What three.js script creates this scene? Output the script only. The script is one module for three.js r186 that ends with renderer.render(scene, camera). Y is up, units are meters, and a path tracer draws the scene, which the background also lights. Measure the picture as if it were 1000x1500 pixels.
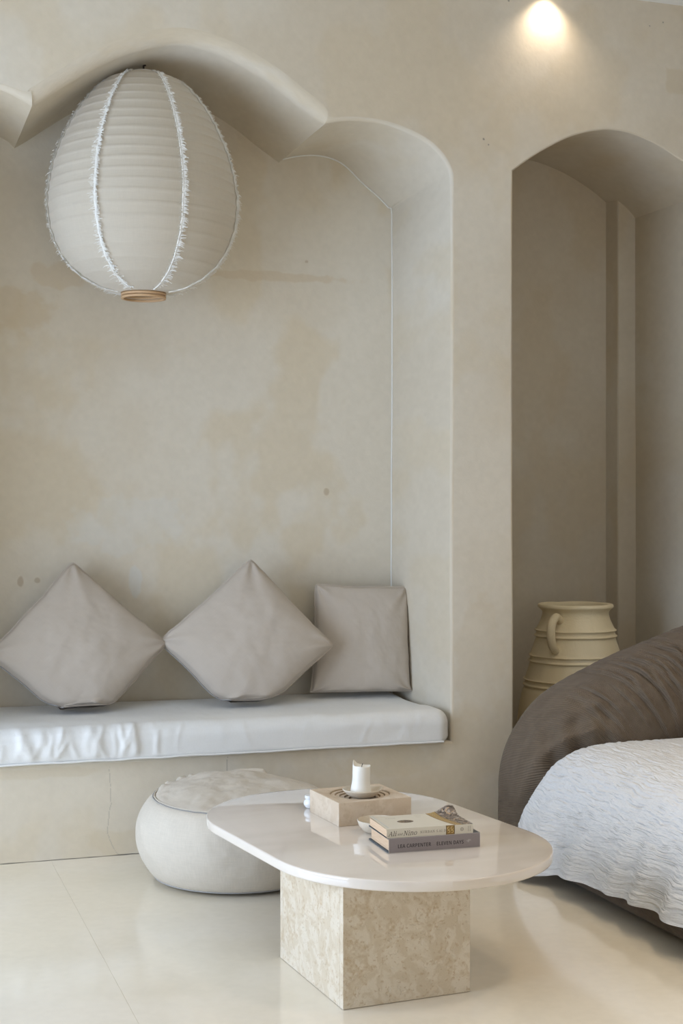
import * as THREE from 'three';
import { RoundedBoxGeometry } from 'three/addons/geometries/RoundedBoxGeometry.js';
import { RectAreaLightUniformsLib } from 'three/addons/lights/RectAreaLightUniformsLib.js';
import { mergeGeometries, mergeVertices, toCreasedNormals } from 'three/addons/utils/BufferGeometryUtils.js';

// ---------------------------------------------------------------- camera, sky, lights, exposure
const scene = new THREE.Scene();
const TURN = THREE.MathUtils.degToRad(18.6);
const camera = new THREE.PerspectiveCamera(2 * Math.atan(750 / 2083) * 180 / Math.PI, 1000 / 1500, 0.05, 60);
camera.position.set(0, 1.2, 4.96);
camera.lookAt(Math.sin(TURN), 1.2, 4.96 - Math.cos(TURN));
scene.add(camera);
const renderer = new THREE.WebGLRenderer({ antialias: true });
renderer.toneMapping = THREE.LinearToneMapping;
renderer.toneMappingExposure = 0.94;
renderer.shadowMap.enabled = true;
scene.background = new THREE.Color().setRGB(0.75, 0.87, 1.0);
RectAreaLightUniformsLib.init();
// daylight through the tall garden door in the wall beside the bench
const DOOR = { z0: 0.25, z1: 2.8, y0: 0.04, y1: 2.1 };
const FILL_DOORS = { x0: -0.6, x1: 2.6, y0: 0.04, y1: 2.45 }; // unseen glazed doors, added behind the camera to carry frontal fill light
const ROOM = { x0: -1.55, x1: 4.7, z1: 7.2, top: 3.226 };
{
  const day = new THREE.RectAreaLight(new THREE.Color().setRGB(0.78, 0.96, 1.24), 5.6, DOOR.z1 - DOOR.z0 - 0.1, DOOR.y1 - DOOR.y0 - 0.1);
  day.position.set(ROOM.x0 + 0.03, (DOOR.y0 + DOOR.y1) / 2, (DOOR.z0 + DOOR.z1) / 2);
  day.lookAt(5, (DOOR.y0 + DOOR.y1) / 2, (DOOR.z0 + DOOR.z1) / 2);
  scene.add(day);
  const shade = new THREE.RectAreaLight(new THREE.Color().setRGB(1.0, 0.91, 0.77), 1.0, FILL_DOORS.x1 - FILL_DOORS.x0 - 0.1, FILL_DOORS.y1 - FILL_DOORS.y0 - 0.1);  // dim warm fill light set in the added doors behind the camera
  shade.position.set((FILL_DOORS.x0 + FILL_DOORS.x1) / 2, (FILL_DOORS.y0 + FILL_DOORS.y1) / 2, ROOM.z1 - 0.03);
  shade.lookAt((FILL_DOORS.x0 + FILL_DOORS.x1) / 2, (FILL_DOORS.y0 + FILL_DOORS.y1) / 2, 0);
  scene.add(shade);
}

// ---------------------------------------------------------------- helpers
const { PI, sin, cos, abs, min, max, floor, sqrt, exp, pow, hypot, atan2 } = Math;
function rng(seed) { let a = seed >>> 0; return () => { a = (a + 0x6D2B79F5) | 0; let t = Math.imul(a ^ (a >>> 15), 1 | a); t = (t + Math.imul(t ^ (t >>> 7), 61 | t)) ^ t; return ((t ^ (t >>> 14)) >>> 0) / 4294967296; }; }
const lerp = (a, b, t) => a + (b - a) * t;
const clamp = (v, a, b) => v < a ? a : v > b ? b : v;
const sstep = (a, b, v) => { const t = clamp((v - a) / (b - a), 0, 1); return t * t * (3 - 2 * t); };
const mod = (a, n) => ((a % n) + n) % n;
function hash(ix, iy, s) { let h = Math.imul(ix, 374761393) + Math.imul(iy, 668265263) + Math.imul(s, 2147483647 ^ 0x5bd1e995); h = Math.imul(h ^ (h >>> 13), 1274126177); return ((h ^ (h >>> 16)) >>> 0) / 4294967296; }
// value noise; with a period it tiles
function vnoise(x, y, s = 1, px = 0, py = 0) {
  const ix = floor(x), iy = floor(y); let fx = x - ix, fy = y - iy; fx = fx * fx * (3 - 2 * fx); fy = fy * fy * (3 - 2 * fy);
  const X = (i) => px ? mod(i, px) : i, Y = (i) => py ? mod(i, py) : i;
  const a = hash(X(ix), Y(iy), s), b = hash(X(ix + 1), Y(iy), s), c = hash(X(ix), Y(iy + 1), s), d = hash(X(ix + 1), Y(iy + 1), s);
  return lerp(lerp(a, b, fx), lerp(c, d, fx), fy);
}
function fbm(x, y, oct = 4, s = 1, px = 0, py = 0) { let v = 0, a = 0.5, n = 0; for (let o = 0; o < oct; o++) { v += a * vnoise(x, y, s + o * 17, px, py); n += a; a *= 0.5; x *= 2; y *= 2; px *= 2; py *= 2; } return v / n; }

const used = {};
function numbered(name) { const k = used[name] = (used[name] ?? -1) + 1; return k ? `${name}_${String(k).padStart(3, '0')}` : name; }
function mesh(name, geo, mat, parent) {
  const m = new THREE.Mesh(geo, mat); m.name = parent ? name : numbered(name); m.castShadow = m.receiveShadow = true; (parent || scene).add(m); return m;
}
function thing(name, label, category, pos = [0, 0, 0], turn = 0, group) {
  const o = new THREE.Group(); o.name = numbered(name); o.position.set(...pos); o.rotation.y = turn; o.userData = { label, category }; if (group) o.userData.group = group; scene.add(o); return o;
}
function structure(name, geo, mat) {
  const o = geo ? new THREE.Mesh(geo, mat) : new THREE.Group(); o.name = name; o.userData = { kind: 'structure' }; if (geo) o.castShadow = o.receiveShadow = true; scene.add(o); return o;
}
// grid of (nu+1) x (nv+1) points; fn(u, v) -> [x, y, z], uvf -> [s, t]; closed joins the normals of u = 0 and u = 1
function grid(nu, nv, fn, uvf, closed = false, flip = false) {
  const P = [], T = [], I = [];
  for (let j = 0; j <= nv; j++) for (let i = 0; i <= nu; i++) { const u = i / nu, v = j / nv; P.push(...fn(u, v, i, j)); T.push(...(uvf ? uvf(u, v) : [u, v])); }
  const w = nu + 1;
  for (let j = 0; j < nv; j++) for (let i = 0; i < nu; i++) { const a = j * w + i, b = a + 1, c = a + w, d = c + 1; if (flip) I.push(a, c, b, b, c, d); else I.push(a, b, c, b, d, c); }
  const g = new THREE.BufferGeometry();
  g.setAttribute('position', new THREE.Float32BufferAttribute(P, 3)); g.setAttribute('uv', new THREE.Float32BufferAttribute(T, 2)); g.setIndex(I); g.computeVertexNormals();
  if (closed) { const n = g.attributes.normal; for (let j = 0; j <= nv; j++) { const a = j * w, b = a + nu; const v = new THREE.Vector3(n.getX(a) + n.getX(b), n.getY(a) + n.getY(b), n.getZ(a) + n.getZ(b)).normalize(); n.setXYZ(a, v.x, v.y, v.z); n.setXYZ(b, v.x, v.y, v.z); } }
  return g;
}
function box(w, h, d, x, y, z) { const g = new THREE.BoxGeometry(w, h, d); g.translate(x, y, z); return boxUV(g); }
function rbox(w, h, d, r, x = 0, y = 0, z = 0, seg = 3) { const g = new RoundedBoxGeometry(w, h, d, seg, r); g.translate(x, y, z); return boxUV(g); }
function boxUV(g) { // uv in metres by the face's main direction
  const p = g.attributes.position, n = g.attributes.normal, t = [];
  for (let i = 0; i < p.count; i++) { const ax = abs(n.getX(i)), ay = abs(n.getY(i)), az = abs(n.getZ(i)); if (ax >= ay && ax >= az) t.push(p.getZ(i), p.getY(i)); else if (ay >= az) t.push(p.getX(i), p.getZ(i)); else t.push(p.getX(i), p.getY(i)); }
  g.setAttribute('uv', new THREE.Float32BufferAttribute(t, 2)); return g;
}
function tube(points, r, seg = 64, rad = 8, closed = false) { return new THREE.TubeGeometry(new THREE.CatmullRomCurve3(points.map(p => new THREE.Vector3(...p)), closed), seg, r, rad, closed); }
function lathe(profile, seg = 64) { return new THREE.LatheGeometry(profile.map(p => new THREE.Vector2(...p)), seg); }
// Catmull-Rom through 1-D table rows [t, a, b, ...]
function table(rows) { return (t) => { let i = 0; while (i < rows.length - 2 && t > rows[i + 1][0]) i++; const p0 = rows[max(0, i - 1)], p1 = rows[i], p2 = rows[i + 1], p3 = rows[min(rows.length - 1, i + 2)]; const h = clamp((t - p1[0]) / (p2[0] - p1[0]), 0, 1); return p1.slice(1).map((_, k) => { const m1 = (p2[k + 1] - p0[k + 1]) / ((p2[0] - p0[0]) || 1) * (p2[0] - p1[0]), m2 = (p3[k + 1] - p1[k + 1]) / ((p3[0] - p1[0]) || 1) * (p2[0] - p1[0]); const h2 = h * h, h3 = h2 * h; return (2 * h3 - 3 * h2 + 1) * p1[k + 1] + (h3 - 2 * h2 + h) * m1 + (-2 * h3 + 3 * h2) * p2[k + 1] + (h3 - h2) * m2; }); }; }

// textures: fn(u, v) -> [r, g, b] 0..255 (sRGB colour) or one number 0..1 (data)
function tex(n, fn, color, repeat, shift = 0) {
  const d = new Uint8Array(n * n * 4);
  for (let j = 0; j < n; j++) for (let i = 0; i < n; i++) { const c = fn((i + 0.5) / n, (j + 0.5) / n), k = (j * n + i) * 4; if (color) { d[k] = clamp(c[0], 0, 255); d[k + 1] = clamp(c[1], 0, 255); d[k + 2] = clamp(c[2], 0, 255); } else d[k] = d[k + 1] = d[k + 2] = clamp(c * 255, 0, 255); d[k + 3] = 255; }
  const t = new THREE.DataTexture(d, n, n); t.magFilter = THREE.LinearFilter; t.minFilter = THREE.LinearFilter; t.wrapS = t.wrapT = THREE.RepeatWrapping; t.offset.set(shift, shift); if (color) t.colorSpace = THREE.SRGBColorSpace; if (repeat) t.repeat.set(1 / repeat[0], 1 / repeat[1]); t.needsUpdate = true; return t;
}
const mix3 = (a, b, t) => [lerp(a[0], b[0], t), lerp(a[1], b[1], t), lerp(a[2], b[2], t)];
const S = (o) => new THREE.MeshStandardMaterial(o);
const Ph = (o) => new THREE.MeshPhysicalMaterial(o);

// ---------------------------------------------------------------- materials
const WALL_TILE = 3.4;
// limewashed plaster: cool grey-white and warm cream clouds, ochre patches, fine trowel specks
const plasterTone = (u, v, k, s) => {
  const big = fbm(u * 5, v * 5, 4, s, 5, 5), mid = fbm(u * 14, v * 11, 4, s + 5, 14, 11), fine = fbm(u * 160, v * 160, 2, s + 9, 160, 160);
  let c = mix3([213, 202, 183], [219, 211, 196], sstep(0.35, 0.65, big));
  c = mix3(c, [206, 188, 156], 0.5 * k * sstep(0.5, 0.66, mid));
  return c.map(x => x + (fine - 0.5) * 6 + (mid - 0.5) * 5);
};
const stain = (x, y, cx, cy, rx, ry, s = 3) => { if (abs(x - cx) > 1.6 * rx || abs(y - cy) > 1.6 * ry) return 0; const d = hypot((x - cx) / rx, (y - cy) / ry) + (fbm(x * 22, y * 22, 3, s) - 0.5) * 0.9; return 1 - sstep(0.75, 1.05, d); };
const plasterWall = tex(1280, (u, v) => {
  const x = u * WALL_TILE, y = v * WALL_TILE; let c = plasterTone(u, v, 0.5, 11);
  // square repair patch high up beside the alcove, patches under the bench and on the pier
  if (x > 3.03 && x < 3.2 && y > 2.865 && y < 2.975) c = mix3(c, [205, 191, 165], 0.45 * sstep(0.0, 0.012, min(x - 3.03, y - 2.865, 2.975 - y) + 0.012 * (fbm(x * 40, y * 40, 3, 2) - 0.5)));
  c = mix3(c, [205, 187, 158], 0.2 * stain(x, y, 2.22, 0.62, 0.12, 0.25));
  c = mix3(c, [206, 190, 160], 0.3 * stain(x, y, 1.86, 0.27, 0.22, 0.06, 5));
  c = mix3(c, [203, 186, 156], 0.3 * stain(x, y, 0.86, 0.05, 0.16, 0.05, 8));
  c = mix3(c, [205, 190, 164], 0.35 * stain(x, y, 0.62, 0.30, 0.2, 0.02, 12));
  // hairline cracks of the bench front
  const c1 = 1.235 + (fbm(y * 9, 1, 3, 4) - 0.5) * 0.012, c2 = 0.815 + 0.03 * exp(-y / 0.03) + (fbm(y * 11, 3, 4, 6) - 0.5) * 0.025;
  if (abs(x - c1) < 0.0012 && y < 0.34 && y > 0.24) c = mix3(c, [150, 142, 130], 0.6);
  if (abs(x - c2) < 0.0011 && y < 0.31) c = mix3(c, [165, 156, 142], 0.55);
  for (const [dx, dy, r] of [[2.345, 3.16, 0.004], [2.24, 2.62, 0.004], [2.26, 2.6, 0.003], [3.02, 3.15, 0.003], [2.96, 3.13, 0.003], [2.1, 2.4, 0.002]]) if (hypot(x - dx, y - dy) < r) c = mix3(c, [125, 120, 112], 0.7);
  return c;
}, true, [WALL_TILE, WALL_TILE]);
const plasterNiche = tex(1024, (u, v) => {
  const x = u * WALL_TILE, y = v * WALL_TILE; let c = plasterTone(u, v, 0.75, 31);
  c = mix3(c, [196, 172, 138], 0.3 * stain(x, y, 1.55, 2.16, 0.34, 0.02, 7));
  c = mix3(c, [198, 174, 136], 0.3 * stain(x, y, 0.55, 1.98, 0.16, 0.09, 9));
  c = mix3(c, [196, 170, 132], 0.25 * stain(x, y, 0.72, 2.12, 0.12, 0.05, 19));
  c = mix3(c, [214, 218, 220], 0.4 * stain(x, y, 1.02, 0.92, 0.03, 0.07, 10));
  c = mix3(c, [214, 218, 220], 0.2 * stain(x, y, 1.0, 1.15, 0.25, 0.12, 29));
  for (const [dx, dy, rx, ry] of [[0.575, 0.93, 0.012, 0.02], [0.64, 0.935, 0.014, 0.014], [1.815, 1.285, 0.012, 0.016], [1.73, 2.23, 0.008, 0.007]]) c = mix3(c, [168, 148, 120], 0.45 * stain(x, y, dx, dy, rx, ry, 13));
  return c;
}, true, [WALL_TILE, WALL_TILE]);
const plasterBump = tex(1024, (u, v) => 0.75 * fbm(u * 9, v * 9, 4, 51, 9, 9) + 0.15 * fbm(u * 60, v * 34, 3, 57, 60, 34) + 0.1 * fbm(u * 200, v * 200, 2, 61, 200, 200), false, [1.7, 1.7]);
const M = {};
M.wall = S({ map: plasterWall, bumpMap: plasterBump, bumpScale: 0.0022, roughness: 0.8 });
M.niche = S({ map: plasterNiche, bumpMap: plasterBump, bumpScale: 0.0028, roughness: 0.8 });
M.plain = S({ map: tex(1024, (u, v) => plasterTone(u, v, 0.5, 17), true, [WALL_TILE, WALL_TILE]), bumpMap: plasterBump, bumpScale: 0.0025, roughness: 0.8 });
M.bead = S({ color: new THREE.Color().setRGB(0.80, 0.79, 0.75), roughness: 0.8 });
M.paint = S({ color: new THREE.Color().setRGB(0.80, 0.79, 0.75), roughness: 0.85 });
M.floor = Ph({
  map: tex(1024, (u, v) => { const a = fbm(u * 6, v * 6, 4, 71, 6, 6), b = fbm(u * 120, v * 120, 2, 72, 120, 120); return mix3([236, 227, 210], [232, 222, 202], sstep(0.35, 0.65, a)).map(x => x + (b - 0.5) * 5); }, true, [2.4, 2.4]),
  roughnessMap: tex(512, (u, v) => 0.75 + 0.25 * fbm(u * 8, v * 8, 4, 75, 8, 8), false, [1.5, 1.5]), roughness: 0.18, clearcoat: 0.35, clearcoatRoughness: 0.08,
});
M.dark = S({ color: new THREE.Color().setRGB(0.05, 0.045, 0.04), roughness: 0.9 });
// linen: plain weave with thicker slub threads
const linenBump = tex(512, (u, v) => 0.35 * (0.5 + 0.5 * sin(u * 2 * PI * 120)) * (0.6 + 0.8 * vnoise(u * 6, v * 120, 5, 6, 120)) + 0.35 * (0.5 + 0.5 * sin(v * 2 * PI * 120)) * (0.6 + 0.8 * vnoise(u * 120, v * 6, 8, 120, 6)) + 0.3 * fbm(u * 12, v * 12, 3, 9, 12, 12), false, [0.16, 0.16]);
const slub = (a, b, s) => tex(512, (u, v) => { const t = 0.5 * vnoise(u * 10, v * 160, s, 10, 160) + 0.5 * vnoise(u * 160, v * 10, s + 3, 160, 10); return mix3(a, b, 0.3 + 0.4 * t); }, true, [0.22, 0.22]);
const linen = (a, b, s, o = {}) => Ph({ map: slub(a, b, s), bumpMap: linenBump, bumpScale: 0.00025, roughness: 0.95, sheen: 0.25, sheenRoughness: 0.6, sheenColor: new THREE.Color(0.9, 0.9, 0.9), ...o });
M.bench = linen([222, 221, 218], [238, 237, 234], 21);
M.pillow = linen([188, 177, 164], [199, 187, 174], 22);
M.pouf = linen([194, 185, 171], [225, 215, 200], 23, { bumpScale: 0.0005 });
M.lantern = Ph({ map: slub([219, 210, 194], [236, 227, 211], 24), bumpMap: linenBump, bumpScale: 0.0002, roughness: 1, transmission: 0.38, thickness: 0, side: THREE.DoubleSide });
M.fringe = S({ color: new THREE.Color().setRGB(0.86, 0.84, 0.79), roughness: 1, side: THREE.DoubleSide });
M.seam = S({ color: new THREE.Color().setRGB(0.34, 0.33, 0.32), roughness: 1 });
M.piping = S({ color: new THREE.Color().setRGB(0.58, 0.57, 0.55), roughness: 1 });
// stone
const stoneTone = (u, v, lo, hi, dark, s, f) => { const w = fbm(u * f, v * f, 4, s), q = fbm(u * f * 3 + w * 4, v * f * 3 - w * 3, 5, s + 3), r = fbm(u * f * 9 + q * 2, v * f * 9, 3, s + 7); let c = mix3(lo, hi, sstep(0.36, 0.64, q)); c = mix3(c, dark, 0.35 * sstep(0.5, 0.35, w) * sstep(0.45, 0.6, r)); c = mix3(c, dark, 0.6 * sstep(0.70, 0.76, r)); return c.map(x => x + (vnoise(u * 400, v * 400, s) - 0.5) * 6); };
M.stoneBase = S({ map: tex(1024, (u, v) => stoneTone(u, v, [208, 193, 170], [219, 207, 188], [189, 166, 136], 81, 10), true, [0.62, 0.62], 0.5), roughness: 0.32, bumpMap: tex(512, (u, v) => 1 - 0.9 * sstep(0.68, 0.76, fbm(u * 40, v * 40, 3, 91, 40, 40)), false, [0.5, 0.5]), bumpScale: 0.0008 });
M.stoneTop = Ph({ map: tex(1024, (u, v) => { const q = fbm(u * 5 + 2 * fbm(u * 4, v * 9, 3, 95, 4, 9), v * 16, 4, 93); return mix3([221, 211, 200], [230, 221, 211], sstep(0.3, 0.7, q)); }, true, [2, 2], 0.6), roughness: 0.05, clearcoat: 0.6, clearcoatRoughness: 0.015 });
M.stoneBlock = S({ map: tex(512, (u, v) => stoneTone(u, v, [206, 187, 164], [213, 196, 175], [197, 177, 152], 97, 6), true, [0.5, 0.5], 0.5), roughness: 0.55 });
M.marble = S({ color: new THREE.Color().setRGB(0.87, 0.88, 0.9), roughness: 0.15 });
M.ceramic = S({ map: tex(256, (u, v) => mix3([205, 192, 172], [219, 208, 191], fbm(u * 16, v * 16, 3, 101, 16, 16)), true, [0.2, 0.2]), roughness: 0.6 });
M.wax = Ph({ color: new THREE.Color().setRGB(0.86, 0.83, 0.76), roughness: 0.45, sheen: 0.1 });
M.wick = S({ color: new THREE.Color().setRGB(0.05, 0.05, 0.05), roughness: 1 });
M.wood = S({ map: tex(256, (u, v) => mix3([196, 158, 118], [216, 182, 144], fbm(u * 6, v * 90, 3, 111, 6, 90)), true, [0.1, 0.1]), roughness: 0.6 });
M.jar = S({ map: tex(512, (u, v) => mix3([232, 216, 180], [242, 228, 196], fbm(u * 10, v * 10, 4, 121, 10, 10)), true, [0.6, 0.6]), bumpMap: tex(512, (u, v) => 0.7 * fbm(u * 14, v * 60, 3, 123, 14, 60) + 0.3 * vnoise(u * 200, v * 200, 2, 200, 200), false, [0.6, 0.6]), bumpScale: 0.0012, roughness: 0.85 });
// corduroy: thin parallel wales
M.cord = Ph({ map: tex(512, (u, v) => mix3([94, 82, 69], [118, 104, 89], 0.65 * fbm(u * 9, v * 9, 4, 131, 9, 9) + 0.35 * (0.5 + 0.5 * sin(v * 2 * PI * 42))), true, [0.2, 0.2]), bumpMap: tex(512, (u, v) => 0.5 + 0.5 * sin(v * 2 * PI * 42), false, [0.2, 0.2]), bumpScale: 0.0014, roughness: 0.95, sheen: 0.4, sheenRoughness: 0.5, sheenColor: new THREE.Color(0.55, 0.5, 0.44) });
// crinkled cotton: short wavy ridges
const crinkle = tex(1024, (u, v) => { const w = fbm(u * 8, v * 8, 2, 141, 8, 8); return 0.65 * (1 - abs(2 * vnoise(u * 9, v * 70 + 3 * w, 143, 9, 70) - 1)) + 0.35 * vnoise(u * 40, v * 160, 147, 40, 160); }, false, [0.5, 0.5]);
M.throw = Ph({ map: slub([212, 213, 215], [230, 231, 233], 25), bumpMap: crinkle, bumpScale: 0.005, roughness: 0.95, side: THREE.DoubleSide });
M.paper = S({ map: tex(256, (u, v) => mix3([203, 172, 140], [224, 196, 166], vnoise(u * 3, v * 128, 151, 3, 128)), true, [0.05, 0.05]), roughness: 0.9 });

// ---------------------------------------------------------------- the room
{
  // floor: wide poured strips with hairline joints, running away from the door wall
  const f = structure('floor');
  const joints = [ROOM.x0, 0.613, 2.9, ROOM.x1];
  for (let i = 0; i < 3; i++) mesh('floor_panel', box(joints[i + 1] - joints[i] - 0.001, 0.05, ROOM.z1 + 1.35, (joints[i] + joints[i + 1]) / 2, -0.025, (ROOM.z1 - 1.35) / 2), M.floor, f);
  mesh('floor_bed', box(ROOM.x1 - ROOM.x0 + 0.6, 0.1, ROOM.z1 + 2.0, (ROOM.x0 + ROOM.x1) / 2, -0.1, (ROOM.z1 - 1.35) / 2), M.plain, f);
  for (const j of [joints[1], joints[2]]) mesh('joint_filler', box(0.001, 0.04, ROOM.z1 + 1.35, j, -0.0206, (ROOM.z1 - 1.35) / 2), M.plain, f);
  structure('ceiling', box(ROOM.x1 - ROOM.x0 + 0.6, 0.25, ROOM.z1 + 2.0, (ROOM.x0 + ROOM.x1) / 2, ROOM.top + 0.125, (ROOM.z1 - 1.35) / 2), M.paint);
  structure('wall_right', box(0.3, ROOM.top, ROOM.z1 + 1.6, ROOM.x1 + 0.15, ROOM.top / 2, (ROOM.z1 - 1.35) / 2), M.plain);
  const wf = structure('wall_front'), zf = ROOM.z1 + 0.15, xa = ROOM.x0 - 0.3, xb = ROOM.x1 + 0.3, tm = (FILL_DOORS.x0 + FILL_DOORS.x1) / 2, tw = FILL_DOORS.x1 - FILL_DOORS.x0;
  mesh('wall_section', box(FILL_DOORS.x0 - xa, ROOM.top, 0.3, (xa + FILL_DOORS.x0) / 2, ROOM.top / 2, zf), M.plain, wf);
  mesh('wall_section', box(xb - FILL_DOORS.x1, ROOM.top, 0.3, (xb + FILL_DOORS.x1) / 2, ROOM.top / 2, zf), M.plain, wf);
  mesh('wall_section', box(tw, ROOM.top - FILL_DOORS.y1, 0.3, tm, (ROOM.top + FILL_DOORS.y1) / 2, zf), M.plain, wf);
  mesh('door_threshold', box(tw, FILL_DOORS.y0, 0.3, tm, FILL_DOORS.y0 / 2, zf), M.plain, wf);
  // the wall with the garden door: four solid pieces around the opening
  const w = structure('wall_left'), x = ROOM.x0 - 0.15, za = -1.45, zb = ROOM.z1 + 0.3;
  mesh('wall_section', box(0.3, ROOM.top, DOOR.z0 - za, x, ROOM.top / 2, (za + DOOR.z0) / 2), M.plain, w);
  mesh('wall_section', box(0.3, ROOM.top, zb - DOOR.z1, x, ROOM.top / 2, (zb + DOOR.z1) / 2), M.plain, w);
  mesh('wall_section', box(0.3, ROOM.top - DOOR.y1, DOOR.z1 - DOOR.z0, x, (ROOM.top + DOOR.y1) / 2, (DOOR.z0 + DOOR.z1) / 2), M.plain, w);
  mesh('door_threshold', box(0.3, DOOR.y0, DOOR.z1 - DOOR.z0, x, DOOR.y0 / 2, (DOOR.z0 + DOOR.z1) / 2), M.plain, w);
  const glass = Ph({ color: 0xffffff, transmission: 1, thickness: 0, roughness: 0, ior: 1.45 });
  const doorSet = (name, a, b, y0, y1, place) => { // two glazed leaves in a painted frame
    const d = structure(name), mid = (a + b) / 2, H = y1 - y0, cy = (y0 + y1) / 2;
    for (const q of [a + 0.03, mid, b - 0.03]) mesh('stile', place(0.06, H, 0.06, q, cy), M.paint, d);
    for (const y of [y0 + 0.03, y1 - 0.03]) mesh('rail', place(0.058, 0.06, b - a, mid, y), M.paint, d);
    for (const q of [(a + mid) / 2, (mid + b) / 2]) mesh('pane', place(0.006, H - 0.12, (b - a) / 2 - 0.1, q, cy), glass, d);
  };
  doorSet('door_1', DOOR.z0, DOOR.z1, DOOR.y0, DOOR.y1, (t, h, l, q, y) => box(t, h, l, x - 0.08, y, q));
  doorSet('added_door_2', FILL_DOORS.x0, FILL_DOORS.x1, FILL_DOORS.y0, FILL_DOORS.y1, (t, h, l, q, y) => box(l, h, t, q, y, zf + 0.08));  // unseen pair, added to house the frontal fill
}

// ---------------------------------------------------------------- the plaster wall with the arched bench niche and the alcove
function spline(pts, n, wob = 0, seed = 1) { // dense 2-D points through pts, with a hand-made unevenness
  const c = new THREE.CatmullRomCurve3(pts.map(p => new THREE.Vector3(p[0], p[1], 0)), false, 'centripetal').getPoints(n);
  return c.map((p, i) => { const e = sin(PI * i / n); return [p.x + wob * e * (fbm(i * 0.13, seed, 3, seed) - 0.5), p.y + wob * e * (fbm(i * 0.13, seed + 50, 3, seed + 9) - 0.5)]; });
}
const ND = -0.63;
const nicheSegs = [ // each: points, edge radius; anticlockwise seen from the room
  { p: spline([[0.06, 0.335], [1.1, 0.335], [2.105, 0.335]], 12), r: 0.012 },
  { p: spline([[2.105, 0.335], [2.104, 1.0], [2.107, 1.8], [2.105, 2.445]], 40, 0.006, 3), r: 0.012 },
  { p: spline([[2.105, 2.445], [2.1, 2.485], [2.07, 2.537], [2.02, 2.581], [1.952, 2.613], [1.87, 2.636], [1.789, 2.646], [1.7, 2.644], [1.611, 2.628]], 48), r: 0.014 },
  { p: spline([[1.611, 2.628], [1.512, 2.692], [1.408, 2.762], [1.281, 2.824], [1.181, 2.857], [1.081, 2.868], [1.008, 2.857], [0.911, 2.826], [0.791, 2.766], [0.673, 2.686], [0.603, 2.634], [0.553, 2.6]], 90), r: 0.05 },
  { p: spline([[0.553, 2.6], [0.443, 2.641], [0.37, 2.65], [0.29, 2.645], [0.21, 2.62], [0.14, 2.58], [0.09, 2.53], [0.064, 2.485], [0.06, 2.445]], 40), r: 0.02 },
  { p: spline([[0.06, 2.445], [0.061, 1.8], [0.058, 1.0], [0.06, 0.335]], 30, 0.006, 5), r: 0.012 },
];
function outlineOf(segs, closed) { // joined points with their outward (into the wall) mitred movements and radii
  const P = [];
  segs.forEach((s, k) => s.p.forEach((q, i) => { if (i || (!closed && k === 0)) P.push({ x: q[0], y: q[1], r: s.r }); }));
  const N = P.length;
  // soften the radii along the outline
  for (let pass = 0; pass < 6; pass++) { const R = P.map(q => q.r); for (let i = 0; i < N; i++) if (closed || (i && i < N - 1)) P[i].r = (R[mod(i - 1, N)] + R[i] * 2 + R[mod(i + 1, N)]) / 4; }
  for (let i = 0; i < N; i++) {
    const a = P[closed ? mod(i - 1, N) : max(0, i - 1)], b = P[i], c = P[closed ? mod(i + 1, N) : min(N - 1, i + 1)];
    const n1 = a === b ? null : [b.y - a.y, a.x - b.x], n2 = c === b ? null : [c.y - b.y, b.x - c.x];
    const u = (n) => { const l = hypot(...n) || 1; return [n[0] / l, n[1] / l]; };
    const m1 = u(n1 || n2), m2 = u(n2 || n1); let m = u([m1[0] + m2[0], m1[1] + m2[1]]); const k = 1 / max(0.5, m[0] * m1[0] + m[1] * m1[1]); b.m = [m[0] * k, m[1] * k];
  }
  return P;
}
const nicheLine = outlineOf(nicheSegs, true);
// movements point to the right of the walking direction: outward for an anticlockwise walk
const moved = (q, d) => [q.x + q.m[0] * d, q.y + q.m[1] * d];
function revealStrips(line, segs, closed, depth, backOf) { // one strip per segment so that the cusps stay sharp
  const out = []; let at = closed ? line.length - 1 : 0, len = 0;
  for (const s of segs) {
    const idx = []; const n = s.p.length; for (let i = 0; i < n; i++) idx.push(mod(at + i, line.length)); at = at + n - 1;
    const L = [len]; for (let i = 1; i < n; i++) L.push(L[i - 1] + hypot(line[idx[i]].x - line[idx[i - 1]].x, line[idx[i]].y - line[idx[i - 1]].y)); len = L[n - 1];
    const K = 8, Z = 10, nv = K + Z;
    out.push(grid(n - 1, nv, (u, v, i, j) => {
      const q = line[idx[i]]; let off, z;
      if (j <= K) { const t = j / K * PI / 2; off = q.r * (1 - sin(t)); z = -q.r * (1 - cos(t)); } else { const t = (j - K) / Z; off = 0; z = lerp(-q.r, depth, t); }
      const t = clamp(z / depth, 0, 1), b = backOf ? backOf(q) : [q.x, q.y], p = moved(q, off);
      const wz = 0.005 * t * (1 - t) * 4 * (fbm(L[i] * 5, z * 6, 2, 7) - 0.5);
      return [lerp(p[0], b[0], t) + q.m[0] * wz, lerp(p[1], b[1], t) + q.m[1] * wz, z];
    }, (u, v) => [L[min(n - 1, floor(u * (n - 1) + 0.5))], lerp(0, depth, v)]));
  }
  return out;
}
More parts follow.
